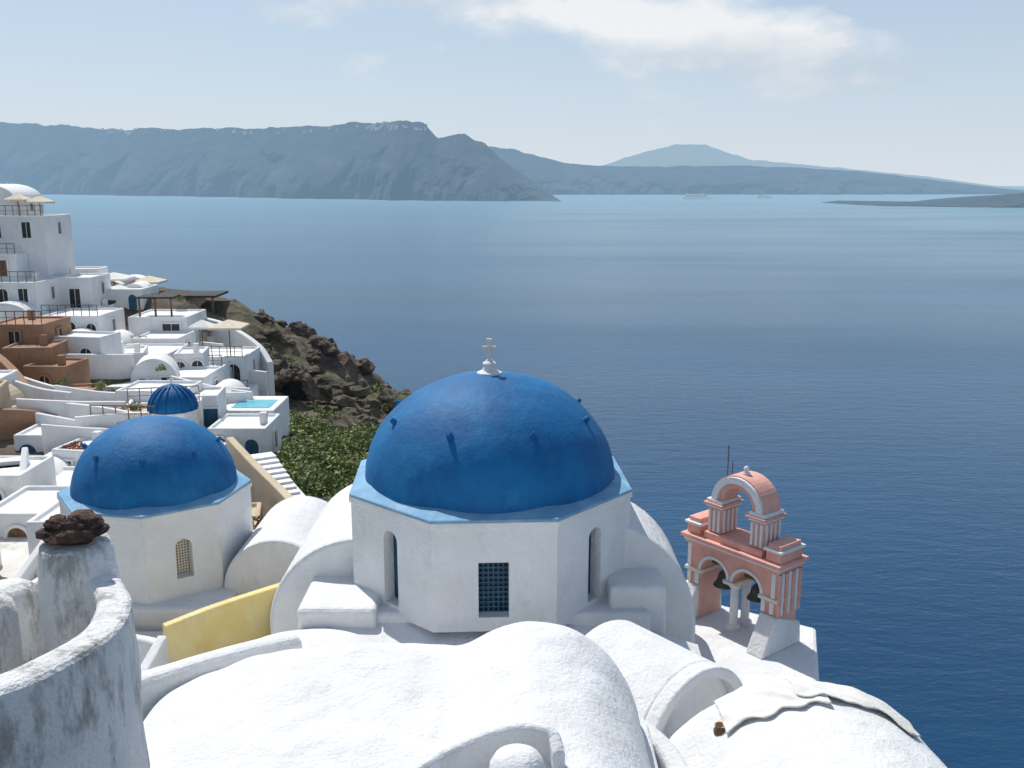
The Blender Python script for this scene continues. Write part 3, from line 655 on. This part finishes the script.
box('pool',-7.3,-6.0,39.2,40.8,-14.41,-14.32,POOL,tf,.0,world=True)
V,F=sweep([(-8.0,38.7,-14.0),(-6.6,38.5,-14.05),(-5.3,38.7,-14.1),(-5.2,41.5,-14.0)],wallprof(.2,2,.05)); mk('white_parapet_wall',V,F,WHITE2)
rr_=random.Random(21)
for i in range(70):
    y=rr_.uniform(40,90); x=rr_.uniform(-.62*y,-.62*y*.35-4)
    if x>interp(XE,y)-(18 if y>64 else 14): continue
    if -14<x<-7 and y<66: continue
    if -.62*y<x<-.4*y and 49<y<62: continue
    z=TZ(x,y,False); w=rr_.uniform(2.0,4.4); up=rr_.uniform(1.2,3.0)
    house(x-w/2,x+w/2,y,rr_.uniform(2.2,4),z+up-.4,2.8,rr_.choice([WHITE2]*6+[SAND]),rr_.uniform(-16,16),rr_.choice([1,2,2,3]),roof=rr_.choice(['flat','flat','vault']),seed=i)
for i in range(30):
    y=rr_.uniform(46,86); x=rr_.uniform(-.52*y,-.3*y)
    if x>interp(XE,y)-14: continue
    z=TZ(x,y,False)+rr_.uniform(.8,2.0); a=rr_.uniform(-.5,.5); l=rr_.uniform(1.5,3.5)
    V,F=sweep([(x-l,y-a*l,z+rr_.uniform(0,.8)),(x,y,z+.2),(x+l,y+a*l,z)],wallprof(.25,3,.06)); mk('low_white_wall',V,F,WHITE2)
# ------------------------------------------------------------ vegetation
def leaves(name,clumps,mat,per,size,seed=0):
    r=random.Random(seed); V=[];F=[]
    for (cx,cy,cz,rx,ry,rz) in clumps:
        for i in range(int(per*rx*ry*1.2+30)):
            d=Vector((r.gauss(0,1),r.gauss(0,1),abs(r.gauss(0,1)))).normalized()*(r.random()**.35)
            k=1+.35*noise.noise(d*2.3+Vector((cx,cy,0)))
            c=Vector((cx+d.x*rx*k,cy+d.y*ry*k,cz+d.z*rz*k)); s=size*r.uniform(.5,1.3)
            a=Vector((r.gauss(0,1),r.gauss(0,1),r.gauss(0,.6))).normalized(); b=a.cross(Vector((r.gauss(0,1),r.gauss(0,1),r.gauss(0,1)))).normalized()
            o=len(V); V+=[c-a*s,c+b*s*.5,c+a*s,c-b*s*.5]; F.append((o,o+1,o+2,o+3))
    return mk(name,V,F,mat,weld=False)
r=random.Random(5); cl=[]
for i in range(170):
    y=r.uniform(44,70); x=r.uniform(-.245*y,-.1*y)
    z=TZ(x,y); s=r.uniform(.5,1.7); cl.append((x,y,z-.15,s,s,s*.8))
leaves('hillside_shrubs',cl,LEAF,190,.13,1)
cl=[]
for i in range(34):
    y=r.uniform(68,88); x=r.uniform(-20,-8); s=r.uniform(.3,.9); cl.append((x,y,TZ(x,y)-.1,s,s,s*.6))
leaves('cliff_shrubs',cl,LEAF,260,.13,2)
leaves('potted_shrub',[(-8.9,31.5,-12.2,.5,.5,.8),(-8.5,31.3,-12.4,.4,.4,.5)],LEAFR,900,.10,3)
leaves('bougainvillea',[(-21.2,44.5,-12.9,.9,.7,.7),(-20.2,44.2,-13,.6,.6,.6)],LEAFR,500,.12,4)
cl=[]
for i in range(30):
    y=r.uniform(50,82); x=r.uniform(-.5*y,-.32*y); cl.append((x,y,TZ(x,y,False)+r.uniform(.6,2.0),.35,.35,.4))
leaves('garden_plants',cl,LEAF,500,.10,6)
bm=bmesh.new()
for i in range(85):
    y=r.uniform(76,89); x=r.uniform(-23,-9); z=TZ(x,y); s=r.uniform(.25,.9)
    tmp=bmesh.new(); bmesh.ops.create_icosphere(tmp,subdivisions=3,radius=1)
    for v in tmp.verts:
        p=v.co.copy(); k=1+.6*noise.fractal(p*1.1+Vector((i*3.1,0,0)),.7,2.1,4); v.co=Vector((p.x*s*k*1.2,p.y*s*k,p.z*s*.75*k))+Vector((x,y,z))
    me=bpy.data.meshes.new('t'); tmp.to_mesh(me); tmp.free(); bm.from_mesh(me); bpy.data.meshes.remove(me)
me=bpy.data.meshes.new('boulders'); bm.to_mesh(me); bm.free(); me.materials.append(ROCK)
scene.collection.objects.link(bpy.data.objects.new('boulders',me))
# ------------------------------------------------------------ light, sky
EL=55; AZ=-32
sd=Vector((sin(radians(AZ))*cos(radians(EL)),cos(radians(AZ))*cos(radians(EL)),sin(radians(EL))))
sl=bpy.data.lights.new('sun','SUN'); sl.energy=4.05; sl.angle=radians(.53); sl.color=(1,.97,.915)
so=bpy.data.objects.new('sun',sl); scene.collection.objects.link(so); so.rotation_euler=sd.to_track_quat('Z','Y').to_euler(); so.location=(-30,50,60)
w=bpy.data.worlds.new('World'); scene.world=w; w.use_nodes=True; t=w.node_tree; bg=t.nodes['Background']; bg.inputs[1].default_value=.10
sky=N(t,'ShaderNodeTexSky',sky_type='NISHITA'); sky.sun_disc=False; sky.sun_elevation=radians(EL); sky.sun_rotation=radians(AZ%360)
sky.air_density=1.0; sky.dust_density=1.2; sky.ozone_density=1.5; sky.altitude=100
tc=N(t,'ShaderNodeTexCoord'); sx=N(t,'ShaderNodeSeparateXYZ'); L(t,tc.outputs['Generated'],sx.inputs[0])
def m_(op,a,b=None,c=None,clamp=False):
    n=N(t,'ShaderNodeMath',operation=op); n.use_clamp=clamp
    for i,v in enumerate((a,b,c)):
        if v is None: continue
        if hasattr(v,'links'): L(t,v,n.inputs[i])
        else: n.inputs[i].default_value=v
    return n.outputs[0]
zc=m_('MAXIMUM',sx.outputs[2],0)
hz=m_('MULTIPLY',m_('EXPONENT',m_('MULTIPLY',zc,-2.2)),.92)
pale=mixc(t,m_('EXPONENT',m_('MULTIPLY',zc,-8.0)),(.54*9,.71*9,.91*9),(.80*9,.88*9,.96*9))
col=mixc(t,hz,sky.outputs[0],pale)
n=noise_node(t,tc.outputs['Generated'],8.5,9,.58,(1,1,2.0))
def blob(cx,cz,rx,rz,amp):
    dx=m_('DIVIDE',m_('SUBTRACT',sx.outputs[0],cx),rx); dz=m_('DIVIDE',m_('SUBTRACT',sx.outputs[2],cz),rz)
    dd=m_('ADD',m_('MULTIPLY',dx,dx),m_('MULTIPLY',dz,dz)); return m_('MULTIPLY',m_('EXPONENT',m_('MULTIPLY',dd,-1)),amp)
msk=m_('ADD',m_('ADD',blob(.20,.138,.13,.034,.44),blob(-.05,.176,.20,.034,.40)),m_('ADD',blob(.36,.10,.14,.026,.30),blob(.53,.145,.06,.03,.26)))
cf=m_('ADD',n.outputs[0],msk)
cr=ramp(t,cf,[(.64,(0,0,0)),(.88,(1,1,1))])
sh=m_('ADD',m_('MULTIPLY',n.outputs[0],.65),m_('MULTIPLY',blob(.20,.162,.28,.028,1.0),.33))
cc=ramp(t,sh,[(.30,(.60,.69,.79)),(.56,(1.0,1.0,1.0))])
vm=N(t,'ShaderNodeVectorMath',operation='SCALE'); L(t,cc.outputs[0],vm.inputs[0]); vm.inputs['Scale'].default_value=9.3
fac=m_('MULTIPLY',cr.outputs[0],.85)
L(t,mixc(t,fac,col,vm.outputs[0]),bg.inputs[0])
# ------------------------------------------------------------ camera
cam=bpy.data.cameras.new('camera'); co=bpy.data.objects.new('camera',cam); scene.collection.objects.link(co)
co.location=(0,0,0); co.rotation_euler=(radians(90-11.9),0,0); cam.sensor_width=36; cam.lens=36*950/1024; cam.clip_start=.1; cam.clip_end=90000
scene.camera=co
scene.view_settings.view_transform='Standard'; scene.view_settings.look='None'; scene.view_settings.exposure=0
